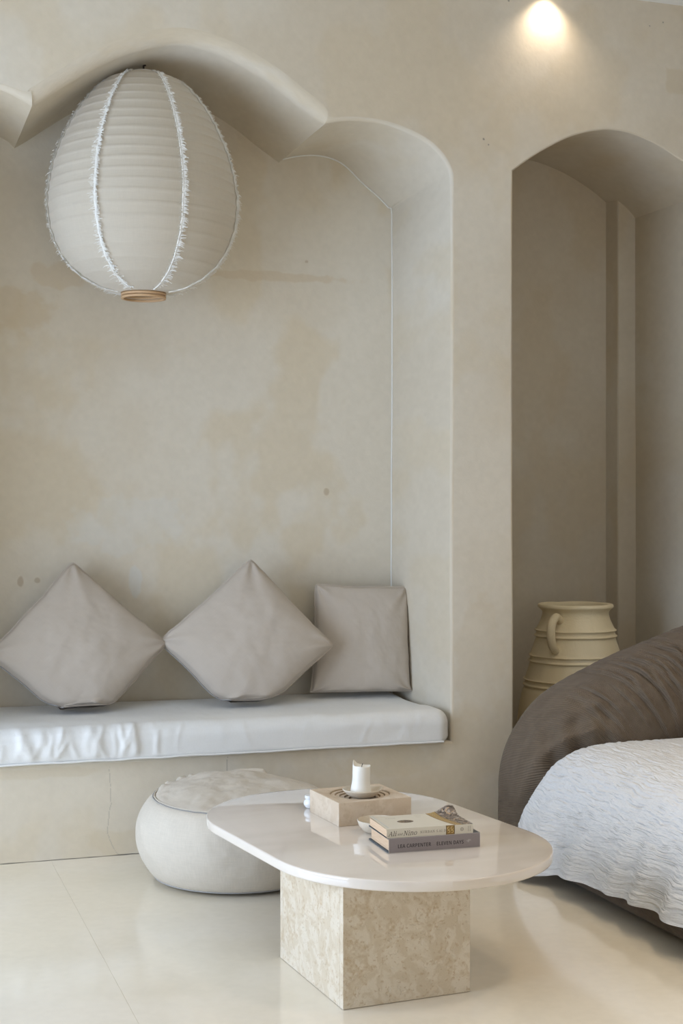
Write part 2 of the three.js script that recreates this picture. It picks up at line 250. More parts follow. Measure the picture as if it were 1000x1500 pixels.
{
  const wall = structure('wall_back');
  // alcove: opening down to the floor, its vault rising a little towards the rear
  const AD = -0.88;
  const alcSegs = [
    { p: spline([[3.27, 0.003], [3.272, 1.2], [3.27, 2.5]], 40, 0.006, 13), r: 0.02 },
    { p: spline([[3.27, 2.5], [3.23, 2.53], [3.175, 2.563], [3.11, 2.602], [2.987, 2.662], [2.864, 2.697], [2.79, 2.702], [2.742, 2.698], [2.623, 2.666], [2.505, 2.606], [2.418, 2.55], [2.363, 2.508]], 70), r: 0.007 },
    { p: spline([[2.363, 2.508], [2.362, 1.7], [2.366, 1.0], [2.366, 0.003]], 40, 0.007, 17), r: 0.01 },
  ];
  const alcLine = outlineOf(alcSegs, false);
  alcLine[0].m = [1, 0]; alcLine[alcLine.length - 1].m = [-1, 0];
  const alcBack = (q) => [q.x > 2.8 ? q.x + 0.085 * sstep(2.8, 3.27, q.x) : q.x, q.y > 2 ? q.y + 0.1 * sstep(2.3, 2.7, q.y) : q.y];
  // front face
  const X0 = ROOM.x0 - 0.02, X1 = ROOM.x1 + 0.02, shape = new THREE.Shape();
  const a = rng(5); shape.moveTo(X0, 0.004);
  const first = alcLine.length - 1;
  for (let x = X0 + 0.05; x < alcLine[first].x - 0.05; x += 0.035) shape.lineTo(x, 0.001 + 0.003 * a() * a());
  for (let i = first; i >= 0; i--) shape.lineTo(...moved(alcLine[i], alcLine[i].r));
  shape.lineTo(X1, 0.003); shape.lineTo(X1, ROOM.top + 0.01); shape.lineTo(X0, ROOM.top + 0.01); shape.closePath();
  const hole = new THREE.Path(); nicheLine.forEach((q, i) => { const p = moved(q, q.r); i ? hole.lineTo(...p) : hole.moveTo(...p); }); hole.closePath(); shape.holes.push(hole);
  mesh('wall_face', new THREE.ShapeGeometry(shape), M.wall, wall);
  // the plasterer's arch at the rear of each side lobe runs straighter than at the front
  const dy = table([[1.611, 0.012], [1.7, 0.02], [1.8, 0.025], [1.887, 0.012], [1.977, -0.034], [2.043, -0.044], [2.09, -0.03], [2.107, 0.01]]);
  const nicheBack = (q) => q.y > 2.44 && q.x > 1.612 ? [q.x, q.y + dy(q.x)[0]] : q.y > 2.44 && q.x < 0.552 ? [q.x, q.y + dy(2.165 - q.x)[0]] : [q.x, q.y];
  const strips = revealStrips(nicheLine, nicheSegs, true, ND - 0.01, nicheBack);
  // pale bead of filler where the jamb and the arch meet the rear wall
  const bead = nicheLine.filter(q => q.x > 1.62 && q.y > 0.4).map(q => { const b = nicheBack(q); return [b[0] - q.m[0] * 0.002, b[1] - q.m[1] * 0.002, ND + 0.003]; });
  mesh('corner_bead', tube(bead, 0.0035, 200, 6), M.bead, wall);
  ['niche_seat', 'niche_jamb', 'niche_vault', 'niche_vault', 'niche_vault', 'niche_jamb'].forEach((n, i) => mesh(n, strips[i], M.plain, wall));
  const back = new THREE.Shape(); nicheLine.forEach((q, i) => { const p = moved(q, 0.06); i ? back.lineTo(...p) : back.moveTo(...p); });
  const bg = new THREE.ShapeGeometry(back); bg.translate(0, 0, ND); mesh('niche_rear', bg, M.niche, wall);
  const as = revealStrips(alcLine, alcSegs, false, AD - 0.01, alcBack);
  ['alcove_jamb', 'alcove_vault', 'alcove_jamb'].forEach((n, i) => mesh(n, as[i], M.plain, wall));
  mesh('alcove_rear', box(1.3, 3.1, 0.1, 2.8, 1.55, AD - 0.05), M.plain, wall);
  // pilaster in the rear corner of the alcove
  mesh('pilaster', rbox(0.16, 2.75, 0.16, 0.01, 3.335, 1.378, AD + 0.03), M.plain, wall);
  mesh('wall_core', box(X1 - X0, ROOM.top, 0.3, (X0 + X1) / 2, ROOM.top / 2, -1.2), M.plain, wall);
}

// ---------------------------------------------------------------- bench cushion
{
  const t = thing('bench_cushion', 'long pale linen mattress on the plaster bench in the arched niche', 'cushion', [1.083, 0.336, -0.29]);
  const W = 2.02, Hh = 0.122, D = 0.66, r = 0.052;
  // cross-section walked from rear bottom over the top to front bottom
  const sec = []; const arc = (cz, cy, a0, a1, n) => { for (let i = 0; i <= n; i++) { const a = lerp(a0, a1, i / n); sec.push([cz + r * cos(a), cy + r * sin(a)]); } };
  const zb = -D / 2, zf = D / 2;
  sec.push([zf - 0.03, 0.0], [zb + r, 0.0]); arc(zb + r, r, -PI / 2, -PI, 6); arc(zb + r, Hh - r, PI, PI / 2, 6);
  for (let i = 1; i < 24; i++) sec.push([lerp(zb + r, zf - r, i / 24), Hh]);
  arc(zf - r, Hh - r, PI / 2, 0, 12); for (let i = 1; i < 14; i++) sec.push([zf, lerp(Hh - r, 0.012, i / 14)]); sec.push([zf - 0.002, 0.004], [zf - 0.012, 0.0], [zf - 0.03, 0.0]);
  const n = sec.length - 1, LX = 360;
  const folds = []; const R = rng(77); for (let i = 0; i < 44; i++) folds.push([lerp(i < 30 ? -0.78 : -0.2, i < 30 ? -0.05 : 0.9, R()), (i < 30 ? 0.4 : 0.1) + (i < 30 ? 0.5 : 0.15) * R(), (R() - 0.35) * 1.6, 0.007 + 0.012 * R(), 0.03 + 0.08 * R(), 0.03 + 0.05 * R(), R() * 6]);
  const g = grid(n, LX, (u, v, i, j) => {
    const s = sec[i], x0 = lerp(-W / 2, W / 2, v); const end = W / 2 - abs(x0); const k = end < r ? 1 - sqrt(max(0, 1 - pow(1 - end / r, 2))) : 0;
    let z = s[0], y = s[1]; z = lerp(z, clamp(z, zb + r, zf - r), k); y = lerp(y, clamp(y, r * 0.7, Hh - r), k);
    const front = sstep(zf - 0.09, zf - 0.03, s[0]) * sstep(0.0, 0.03, s[1]);
    let d = 0; for (const [fx, am, sl, wd, fy, fh, fp] of folds) { const h = s[1] - 0.06, q = (x0 - fx - sl * h * 0.4 - 0.006 * sin(h * 50 + fp)) / (wd * (1 + 4 * abs(s[1] - fy))); d += am * exp(-q * q - pow((s[1] - fy) / fh, 2)); }
    d = min(d, 1.3);
    z += front * (0.008 * d * (1 - k) + 0.008 * (fbm(x0 * 5, s[1] * 9, 3, 201) - 0.5));
    if (s[1] > Hh - 0.03) y += 0.009 * (fbm(x0 * 3.2, s[0] * 5, 3, 205) - 0.5) + 0.004 * (fbm(x0 * 16, s[0] * 9, 3, 206) - 0.5) - 0.006 * sstep(0.25, 0.05, abs(s[0] + 0.02)) + front * 0.003 * d;
    return [x0, y, z];
  }, (u, v) => { const f = u * n, i = min(n - 1, floor(f)); return [v * W, (i / n) * 1.55]; });
  const body = mesh('mattress', g, M.bench, t);
  for (const sgn of [-1, 1]) { const sh = new THREE.Shape(); sec.forEach((s, i) => { const z = clamp(s[0], zb + r, zf - r), y = clamp(s[1], r * 0.7, Hh - r); i ? sh.lineTo(z * sgn, y) : sh.moveTo(z * sgn, y); }); const c = new THREE.ShapeGeometry(sh); c.rotateY(PI / 2 * sgn); c.translate(sgn * W / 2, 0, 0); mesh('end_panel', c, M.bench, t); }
  const pip = []; for (let i = 0; i <= 60; i++) { const x = lerp(-W / 2 + 0.03, W / 2 - 0.035, i / 60); pip.push([x, 0.006 + 0.004 * (fbm(i * 0.4, 2, 2, 3) - 0.5), zf + 0.002 + 0.008 * (fbm(x * 5, 0.1, 3, 201) - 0.5)]); }
  mesh('piping', tube(pip, 0.004, 240, 6), M.bench, t);
}

// ---------------------------------------------------------------- pillows
function pillow({ w, h, T, seed, roll = 0, flat = null, wr = 1, sag = 0 }) {
  const N = 72, R = rng(seed), ph = [R() * 6, R() * 6, R() * 6, R() * 6, R() * 6];
  const cr = cos(roll), sr = sin(roll);
  const pos = (u, v, side) => {
    const e = (1 - pow(abs(v), 3)), f = (1 - pow(abs(u), 3));
    const rc = 1 - 0.055 * pow(abs(u * v), 6); let x = w / 2 * u * (1 - 0.06 * e) * rc * (1 - sag * v), y = h / 2 * v * (1 - 0.06 * f) * rc;
    const edge = pow(max(0, (1 - u * u) * (1 - v * v)), 0.36); let z = T / 2 * edge;
    // soft creases that run out of the corners, and broad dents
    for (let c = 0; c < 4; c++) { const cx = c & 1 ? 1 : -1, cyy = c & 2 ? 1 : -1, du = (cx - u), dv = (cyy - v), d = hypot(du, dv), an = atan2(abs(dv), abs(du)); z += wr * 0.010 * sin(an * 8 + ph[c]) * exp(-d * 2.6) * min(1, d * 5) * sstep(0.0, 0.25, edge); }
    z += wr * edge * 0.022 * (fbm(u * 1.6 + seed, v * 1.6 + side, 3, seed) - 0.5) + wr * 0.006 * edge * (fbm(u * 6 + seed, v * 6, 3, seed + 3) - 0.5);
    x += 0.006 * (fbm(v * 4, seed, 3, 5) - 0.5) * abs(u); y += 0.006 * (fbm(u * 4, seed, 3, 6) - 0.5) * abs(v);
    let X = x * cr - y * sr, Y = x * sr + y * cr, Z = z * side;
    if (flat !== null && Y < flat + 0.05) { const over = flat + 0.05 - Y; const k = 0.05 * (1 - exp(-over / 0.05)); const sq = over - k; Y = flat + 0.05 - k; X += sq * 0.2 * sin(X * 22 + ph[4]); Z += side * sq * 0.3 + 0.012 * sin(X * 60 + ph[3]) * sstep(0, 0.06, sq); X += sign0(X) * sq * 0.45; }
    return [X, Y, Z];
  };
  const geos = [1, -1].map(side => { const g = grid(N, N, (u, v) => pos(u * 2 - 1, v * 2 - 1, side), (u, v) => [u * w, v * h], false, side < 0); return g; });
  const rim = []; for (let i = 0; i < 4; i++) for (let k = 0; k < 28; k++) { const t = k / 28 * 2 - 1; const [u, v] = i === 0 ? [t, -1] : i === 1 ? [1, t] : i === 2 ? [-t, 1] : [-1, -t]; rim.push(pos(u, v, 1)); }
  return { geos, rim };
}
const sign0 = (x) => x < 0 ? -1 : 1;
function placePillow(label, o, pos, lean, yaw, seamFrom, seamTo) {
  const t = thing('throw_pillow', label, 'pillow', pos, yaw, 'linen pillows on the bench');
  const { geos, rim } = pillow(o); const L = new THREE.Matrix4().makeRotationX(-lean);
  mesh('front_panel', geos[0].applyMatrix4(L), M.pillow, t); mesh('rear_panel', geos[1].applyMatrix4(L), M.pillow, t);
  const v = rim.map(p => new THREE.Vector3(...p).applyMatrix4(L)); 
  mesh('edge_seam', new THREE.TubeGeometry(new THREE.CatmullRomCurve3(v, true), 300, 0.0032, 6, true), M.pillow, t);
  const part = v.slice(seamFrom, seamTo).map(p => p.clone().add(new THREE.Vector3(-0.001, -0.002, 0.004)));
  mesh('zip', new THREE.TubeGeometry(new THREE.CatmullRomCurve3(part), 80, 0.0022, 5), M.seam, t);
  return t;
}
placePillow('pale grey linen pillow standing on its corner, the farthest from the upright pillow', { w: 0.5, h: 0.5, T: 0.18, seed: 3, roll: PI / 4 + 0.03, flat: -0.222 }, [0.772, 0.685, -0.43], 0.28, 0.02, 84, 112);
placePillow('pale grey linen pillow tipped on its corner between the other two pillows', { w: 0.51, h: 0.495, T: 0.18, seed: 8, roll: PI / 4 - 0.06, flat: -0.227 }, [1.417, 0.690, -0.40], 0.28, -0.13, 84, 112);
placePillow('pale grey linen pillow standing upright in the niche corner against the jamb', { w: 0.41, h: 0.475, T: 0.15, seed: 14, roll: -0.04, wr: 0.8, flat: -0.215, sag: 0.035 }, [1.912, 0.676, -0.47], 0.16, -0.12, 30, 54);

// ---------------------------------------------------------------- lantern
{
  const cx = 0.985, cz = -0.262, top = 2.826, K = 0.00254;
  let shade; const t = thing('pendant_lantern', 'large egg-shaped off-white fabric lantern with frayed seams hanging in the niche arch', 'lantern', [cx, 2.0, cz]);
  const prof = table([[0, 0.047, 2.823], [0.05, 0.10, 2.805], [0.10, 0.15, 2.778], [0.22, 0.226, 2.69], [0.34, 0.282, 2.592], [0.46, 0.322, 2.49], [0.57, 0.344, 2.392], [0.66, 0.349, 2.31], [0.75, 0.335, 2.22], [0.83, 0.298, 2.136], [0.90, 0.236, 2.071], [0.96, 0.155, 2.027], [1, 0.082, 2.010]]);
  const HO = 23, PER = 9, ST = HO * PER, AR = 168;
  const wob = (a, s) => 0.0035 * (fbm(cos(a) * 2 + 5, sin(a) * 2 + s * 14, 3, 301) - 0.5);
  const at = (a, s) => { const [r0, y0] = prof(s); const hoop = s * HO + 0.25 * (fbm(cos(a) * 1.2 + floor(s * HO) * 3, sin(a) * 1.2, 2, 303) - 0.5) * sstep(0, 0.1, s) * sstep(1, 0.9, s); const d = abs(hoop - Math.round(hoop)); const ridge = 0.0026 * exp(-pow(d / 0.09, 2)) - 0.0018 * sin(PI * (hoop - floor(hoop))); const r = r0 + ridge * sstep(0, 0.06, s) + wob(a, s); return [r * sin(a), y0 - 2.0, r * cos(a)]; };
  shade = mesh('shade', grid(AR, ST, (u, v) => at(u * 2 * PI, v), (u, v) => [u * 2.1, v * 1.1], true, true), M.lantern, t);
  // crossbar under the top, and the hook in the vault
  mesh('top_cap', new THREE.CylinderGeometry(0.05, 0.05, 0.006, 32).translate(0, top - 2.0 - 0.004, 0), M.fringe, t);
  const hook = mesh('hook', mergeGeometries([new THREE.CylinderGeometry(0.0035, 0.0035, 0.03, 8).translate(0, top - 2.0 + 0.014, 0).toNonIndexed(), new THREE.CylinderGeometry(0.009, 0.009, 0.004, 12).translate(0, top - 2.0 + 0.028, 0).toNonIndexed()]), S({ color: new THREE.Color().setRGB(0.05, 0.04, 0.035), roughness: 0.6, metalness: 0.4 }), t);
  const toCam = atan2(0 - cx, 4.96 - cz); const R = rng(99);
  for (let k = 0; k < 7; k++) {
    const a0 = toCam + THREE.MathUtils.degToRad(-28.5 + k * 360 / 7), pts = [];
    for (let i = 0; i <= 60; i++) { const s = lerp(0.03, 0.995, i / 60), p = at(a0, s), n = 1 + 0.004 / max(0.05, hypot(p[0], p[2])); pts.push([p[0] * n, p[1], p[2] * n]); }
    mesh('seam', tube(pts, 0.0035, 180, 6), M.fringe, shade);
    const F = [], I = []; let c = 0;
    for (let i = 0; i < 1500; i++) { // frayed threads
      const s = lerp(0.05, 0.99, pow(R(), 0.85)), p = at(a0, s), tang = [cos(a0), 0, -sin(a0)], out = [sin(a0), 0, cos(a0)];
      const l = 0.006 + 0.02 * R() * R() * (0.5 + s * 0.7), side = R() < 0.75 ? 1 : -1, w = 0.0005 + 0.0005 * R(), dn = (R() - 0.6) * 0.9, o = 0.25 + 0.5 * R();
      const b = [p[0] + out[0] * 0.004, p[1], p[2] + out[2] * 0.004], e = [b[0] + l * (tang[0] * side + out[0] * o), b[1] + l * dn, b[2] + l * (tang[2] * side + out[2] * o)], m = [(b[0] + e[0]) / 2 + out[0] * 0.002, (b[1] + e[1]) / 2 + l * 0.15, (b[2] + e[2]) / 2 + out[2] * 0.002];
      for (const q of [b, m, e]) F.push(q[0], q[1] - w, q[2], q[0], q[1] + w, q[2]);
      I.push(c, c + 2, c + 1, c + 1, c + 2, c + 3, c + 2, c + 4, c + 3, c + 3, c + 4, c + 5); c += 6;
    }
    const g = new THREE.BufferGeometry(); g.setAttribute('position', new THREE.Float32BufferAttribute(F, 3)); g.setIndex(I); g.computeVertexNormals();
    mesh('frayed_fringe', g, M.fringe, shade).userData.kind = 'stuff';
  }
  for (let k = 0; k < 3; k++) mesh('bamboo_ring', lathe([[0.074, 0], [0.082, 0], [0.083, 0.004], [0.082, 0.009], [0.074, 0.009], [0.074, 0]], 48).translate(0, 0.0 + k * 0.0115 - 0.012, 0), M.wood, t);
}

// ---------------------------------------------------------------- pouf
{
  const t = thing('floor_pouf', 'round off-white linen floor pouf with piped top seam beside the coffee table', 'pouf', [1.175, 0, 0.40]);
  const P = table([[0, 0.0, 0.008], [0.12, 0.2, 0.006], [0.2, 0.268, 0.012], [0.26, 0.302, 0.045], [0.34, 0.328, 0.1], [0.42, 0.335, 0.15], [0.5, 0.329, 0.2], [0.58, 0.306, 0.245], [0.63, 0.280, 0.268], [0.70, 0.235, 0.285], [0.8, 0.16, 0.302], [0.9, 0.08, 0.309], [1, 0.0, 0.311]]);
  const f = (u, v) => { const a = u * 2 * PI; const [r0, y0] = P(v); const mask = sstep(0.2, 0.3, v), topm = sstep(0.62, 0.7, v);
    const sx = cos(a), sz = sin(a); const q = r0 / 0.3, n1 = fbm(sx * q * 2 + 9, sz * q * 2 + y0 * 6, 4, 401) - 0.5, n2 = fbm(sx * q * 7 + 3, sz * q * 7 + y0 * 20, 3, 403) - 0.5;
    const seamDip = -0.006 * exp(-pow((v - 0.63) / 0.012, 2)), pucker = 0.005 * sin(a * 41 + 5 * n2) * exp(-pow((v - 0.63) / 0.035, 2)) * (0.4 + n1 * 2);
    const r = r0 * (1 + mask * (0.05 * n1 + 0.012 * n2)) + seamDip + pucker; const fold = 0.014 * exp(-pow((v - 0.665) / 0.022, 2)) * sstep(0.1, -0.5, sz) * sstep(0.42, 0.62, fbm(a * 5, 2, 3, 407)); const back = fold + topm * (0.035 * n1 + 0.003 * n2) + 0.025 * sstep(0.55, 0.75, v) * clamp(-sz * 0.9 + 0.1, -1, 1) * q;
    return [r * sx, y0 + back, r * sz]; };
  const body = mesh('body', grid(200, 150, f, (u, v) => [u * 2.0, v * 0.9], true, true), M.pouf, t);
  const ring = (v, r, m, n) => { const p = []; for (let i = 0; i < 120; i++) { const q = f(i / 120, v), k = 1 + 0.004 / hypot(q[0], q[2]); p.push([q[0] * k, q[1] + 0.001, q[2] * k]); } mesh(n, tube(p, r, 360, 6, true), m, t); };
  ring(0.632, 0.0022, M.pouf, 'top_piping'); ring(0.624, 0.0013, M.seam, 'top_stitching'); ring(0.205, 0.0022, M.seam, 'base_seam');
}

// ---------------------------------------------------------------- coffee table
const TT = 0.326; // table top height
{
  const yaw = 0.07;
  const t = thing('coffee_table', 'low coffee table with rounded polished stone top on a square stone plinth', 'table', [1.252, 0, 1.486], yaw);
  // plinth: four mitred slabs of stone around a core
  const W = 0.345, D = 0.438, H = 0.299;
  mesh('plinth_panel', rbox(W, H, 0.02, 0.0015, 0, H / 2 + 0.001, D / 2 - 0.01), M.stoneBase, t);
  mesh('plinth_panel', rbox(W, H, 0.02, 0.0015, 0, H / 2 + 0.001, -D / 2 + 0.01), M.stoneBase, t);
  for (const s of [-1, 1]) mesh('plinth_panel', rbox(0.02, H, D - 0.041, 0.0015, s * (W / 2 - 0.01), H / 2 + 0.001, 0), M.stoneBase, t);
  // top: a long slab with fully rounded ends, set a little askew on its plinth
  const sh = new THREE.Shape(), hw = 0.374, hl = 0.594, n = 40;
  for (const [z, a0] of [[hl - hw, 0], [hw - hl, PI]]) for (let i = 0; i <= n; i++) { const a = a0 + PI * i / n, p = [hw * cos(a), -(z + hw * sin(a))]; i || a0 ? sh.lineTo(...p) : sh.moveTo(...p); }
  sh.closePath();
  const g = new THREE.ExtrudeGeometry(sh, { depth: 0.026 - 0.008, bevelEnabled: true, bevelSize: 0.004, bevelOffset: -0.004, bevelThickness: 0.004, bevelSegments: 4, curveSegments: 8 });
  g.rotateX(-PI / 2); g.rotateY(0.064); g.translate(0.0947, TT - 0.026 + 0.004, -0.222);
  mesh('table_top', toCreasedNormals(g, 0.5), M.stoneTop, t);
}

// ---------------------------------------------------------------- things on the table
{
  const b = thing('stone_block', 'square beige stone block with carved rings on top, on the coffee table', 'block', [1.354, TT, 1.102], 0.075);
  const w = 0.222, d = 0.218, h = 0.066, sh = new THREE.Shape([[-w / 2, -d / 2], [w / 2, -d / 2], [w / 2, d / 2], [-w / 2, d / 2]].map(p => new THREE.Vector2(...p))), c = new THREE.Path(); c.absarc(0, 0, 0.088, 0, 2 * PI, true); sh.holes.push(c);
  const g = new THREE.ExtrudeGeometry(sh, { depth: h - 0.003, bevelEnabled: true, bevelSize: 0.0015, bevelOffset: -0.0015, bevelThickness: 0.0015, bevelSegments: 2, curveSegments: 64 }); g.rotateX(-PI / 2); g.translate(0, 0.0015, 0);
  mesh('block_body', boxUV(toCreasedNormals(g, 0.5)), M.stoneBlock, b);
  const pr = [[0, h - 0.017]]; for (let k = 0; k < 5; k++) { const r0 = 0.02 + k * 0.0135, y = h - 0.017 + k * 0.0032; pr.push([r0, y], [r0 + 0.0095, y], [r0 + 0.0095, y - 0.003], [r0 + 0.0125, y - 0.003], [r0 + 0.0125, y + 0.0032]); } pr.push([0.0885, h - 0.001]);
  mesh('carved_rings', toCreasedNormals(lathe(pr, 72), 0.4), M.stoneBlock, b);

  const y = TT + h - 0.0008;
  const dish = thing('candle_dish', 'small round beige stoneware dish on the carved block, holding the candle', 'dish', [1.357, y - 0.0075, 1.113], 0.2);
  const dp = [[0, 0.002], [0.03, 0], [0.034, 0.002], [0.044, 0.008], [0.054, 0.018], [0.0565, 0.0215], [0.055, 0.0235], [0.0525, 0.022], [0.046, 0.014], [0.036, 0.0075], [0.02, 0.006], [0, 0.006]];
  const dg = lathe(dp, 80), pp = dg.attributes.position; for (let i = 0; i < pp.count; i++) { const x = pp.getX(i), z = pp.getZ(i), a = atan2(z, x), r = hypot(x, z), q = exp(-pow((a - 0.25) / 0.28, 2)) * sstep(0.04, 0.056, r); pp.setX(i, x * (1 + 0.09 * q)); pp.setZ(i, z * (1 + 0.09 * q)); pp.setY(i, pp.getY(i) + 0.0035 * q + 0.0012 * (fbm(a * 1.5 + 9, 1, 3, 3) - 0.5)); } dg.computeVertexNormals();
  mesh('dish_body', dg, M.ceramic, dish);
  const can = thing('candle', 'stubby off-white pillar candle with a broken rim standing in the small dish', 'candle', [1.353, y - 0.001, 1.110], 0);
  const H = 0.098, rr = (v) => lerp(0.0305, 0.0255, sstep(0, 0.5, v)) + 0.004 * exp(-pow(v / 0.04, 2));
  const rimH = (a) => H - 0.016 * (1 - exp(-pow(mod(a - 3.75 + PI, 2 * PI) - PI, 2) * 3.5)) + 0.0012 * sin(a * 3 + 1);
  const lean = (p) => [p[0] + p[1] * 0.05, p[1], p[2]];
  mesh('wax_body', grid(64, 46, (u, v) => { const a = u * 2 * PI, k = clamp(v / 0.75, 0, 1), s = clamp((v - 0.75) / 0.25, 0, 1), top = rimH(a); const r = s > 0 ? rr(1) * (s < 0.2 ? 1 - s * 0.6 : (1 - (s - 0.2) / 0.8) * 0.88) : rr(k); const yy = s > 0 ? lerp(top, 0.078, sstep(0.05, 0.4, s)) : k * top; return lean([r * cos(a) * (1 + 0.02 * sin(a * 3 + yy * 40)), yy, r * sin(a)]); }, null, true, true), M.wax, can);
  mesh('wick', tube([[0.0039, 0.076, 0], [0.0045, 0.083, 0.001], [0.006, 0.088, 0.002]], 0.0011, 8, 6), M.wick, can);

  const k = thing('marble_knob', 'small glossy white turned marble piece behind the carved stone block', 'ornament', [1.252, TT, 0.955]);
  mesh('ball', lathe([[0.0, 0], [0.009, 0.0], [0.016, 0.004], [0.0205, 0.012], [0.021, 0.017], [0.019, 0.023], [0.013, 0.028], [0.0125, 0.0285], [0, 0.0285]], 40), M.marble, k);
  mesh('cap', lathe([[0, 0.0285], [0.015, 0.0287], [0.0172, 0.0305], [0.0175, 0.037], [0.0165, 0.0385], [0, 0.039]], 40), M.marble, k);

  const bo = thing('small_bowl', 'small pale wooden bowl half hidden behind the two books', 'bowl', [1.332, TT, 1.312]);
  mesh('bowl_body', lathe([[0, 0], [0.028, 0], [0.04, 0.006], [0.052, 0.02], [0.0565, 0.034], [0.054, 0.0355], [0.049, 0.024], [0.038, 0.011], [0, 0.007]], 56), M.ceramic, bo);
}
// books
function canvasTex(w, h, draw) { const c = document.createElement('canvas'); c.width = w; c.height = h; const g = c.getContext('2d'); draw(g, w, h); const t = new THREE.CanvasTexture(c); t.colorSpace = THREE.SRGBColorSpace; return t; }
{
  const yaw = -0.03, px = 1.402, pz = 1.474;
  // lower: hardback
  const L = 0.252, D = 0.165, T = 0.038;
  const b = thing('hardback_book', 'grey hardback book with dark spine lettering lying under the paperback', 'book', [px, TT + 0.0005, pz], yaw);
  const cloth = S({ color: new THREE.Color('#8b8180'), roughness: 0.6 });
  const spineTex = canvasTex(1024, 150, (g, w, h) => {
    g.fillStyle = '#8c8281'; g.fillRect(0, 0, w, h); const R = rng(4); for (let i = 0; i < 260; i++) { g.fillStyle = R() < 0.5 ? 'rgba(160,150,148,0.25)' : 'rgba(110,100,100,0.2)'; g.fillRect(R() * w, R() * h, 2 + R() * 30, 1 + R() * 2); }
    g.fillStyle = '#3c3636'; g.font = 'bold 52px sans-serif'; g.textBaseline = 'middle'; g.save(); g.translate(98, 84); g.scale(0.94, 1); g.fillText('LEA CARPENTER', 0, 0); g.restore(); g.save(); g.translate(528, 84); g.scale(0.94, 1); g.fillText('ELEVEN DAYS', 0, 0); g.restore();
    g.fillStyle = '#cfc8c4'; g.fillRect(868, 72, 50, 3); g.fillRect(890, 58, 3, 34); g.fillRect(872, 84, 18, 2); g.fillRect(898, 62, 16, 2); g.fillStyle = 'rgba(225,220,215,0.8)'; g.fillRect(0, 0, w, 3); g.fillRect(0, h - 3, w, 3); g.fillRect(0, 0, 4, h); g.fillRect(w - 4, 0, 4, h);
  });
  const spineM = S({ map: spineTex, roughness: 0.6 });
  mesh('lower_cover', rbox(L, 0.0035, D, 0.0012, 0, 0.00175, 0), S({ color: new THREE.Color('#4c5258'), roughness: 0.6 }), b);
  mesh('upper_cover', rbox(L, 0.0035, D, 0.0012, 0, T - 0.00175, 0), S({ color: new THREE.Color('#555a60'), roughness: 0.6 }), b);
  const spineGeo = grid(40, 12, (u, v) => { const a = (v - 0.5) * 1.1; return [lerp(-L / 2, L / 2, u), lerp(0, T, v), D / 2 - 0.001 + 0.006 * (cos(a) - 0.7)]; });
  mesh('spine', spineGeo, spineM, b);
  mesh('page_block', rbox(L - 0.01, T - 0.0075, D - 0.012, 0.001, 0, T / 2, 0.002), M.paper, b);
  // upper: paperback with a curled cover corner
  const l = 0.236, d = 0.152, t2 = 0.0235;
  const p = thing('paperback_book', 'cream paperback with gold banded cover and curled corner on top of the hardback', 'book', [px - 0.012, TT + T + 0.001, pz + 0.006], yaw - 0.012);
  const cover = canvasTex(1024, 660, (g, w, h) => {
    g.fillStyle = '#d9d2c2'; g.fillRect(0, 0, w, h); const R = rng(12);
    g.fillStyle = '#7b7266'; g.font = 'italic 34px serif'; g.save(); g.translate(150, 150); g.rotate(-0.05); g.fillText('A novel', 0, 0); g.restore();
    g.fillStyle = '#6b5a45'; g.beginPath(); g.ellipse(330, 330, 96, 70, 0, 0, 7); g.fill(); for (let i = 0; i < 60; i++) { g.fillStyle = ['#4b3f33', '#8d7a60', '#5e503f'][i % 3]; const a = R() * 7, q = sqrt(R()); g.beginPath(); g.ellipse(330 + q * 80 * cos(a), 330 + q * 55 * sin(a), 14, 9, a, 0, 7); g.fill(); }
    g.strokeStyle = '#9db3c4'; g.lineWidth = 5; g.beginPath(); g.moveTo(30, 40); g.lineTo(40, h - 60); g.stroke(); g.fillStyle = '#b8b1a0'; for (let i = 0; i < 5; i++) g.fillRect(520, 60 + i * 26, 90 - i * 9, 5);
    // gold band and painted field
    g.fillStyle = '#a5875098'.slice(0, 7); g.beginPath(); g.moveTo(690, 0); g.quadraticCurveTo(700, 360, 812, h); g.lineTo(905, h); g.quadraticCurveTo(800, 340, 800, 0); g.closePath(); g.fill();
    for (let i = 0; i < 46; i++) { const v = i / 46, x = lerp(735, 850, v * v), y = v * h; g.strokeStyle = i % 2 ? '#5d4626' : '#d8bd83'; g.lineWidth = 5; g.beginPath(); g.arc(x + 10, y + 8, 13, 0, 7); g.stroke(); }
    g.strokeStyle = '#4a3820'; g.lineWidth = 7; g.beginPath(); g.moveTo(690, 0); g.quadraticCurveTo(700, 360, 812, h); g.stroke(); g.beginPath(); g.moveTo(800, 0); g.quadraticCurveTo(800, 340, 905, h); g.stroke();
    g.save(); g.beginPath(); g.moveTo(804, 0); g.quadraticCurveTo(804, 340, 909, h); g.lineTo(w, h); g.lineTo(w, 0); g.closePath(); g.clip(); g.fillStyle = '#776a60'; g.fillRect(780, 0, 300, h);
    for (let i = 0; i < 240; i++) { g.fillStyle = ['#4d443e', '#94877a', '#b49a7c', '#625851', '#3d3531', '#a69c92'][i % 6]; g.beginPath(); g.ellipse(790 + R() * 240, R() * h, 8 + R() * 26, 5 + R() * 12, R() * 3, 0, 7); g.fill(); } g.restore();
  });
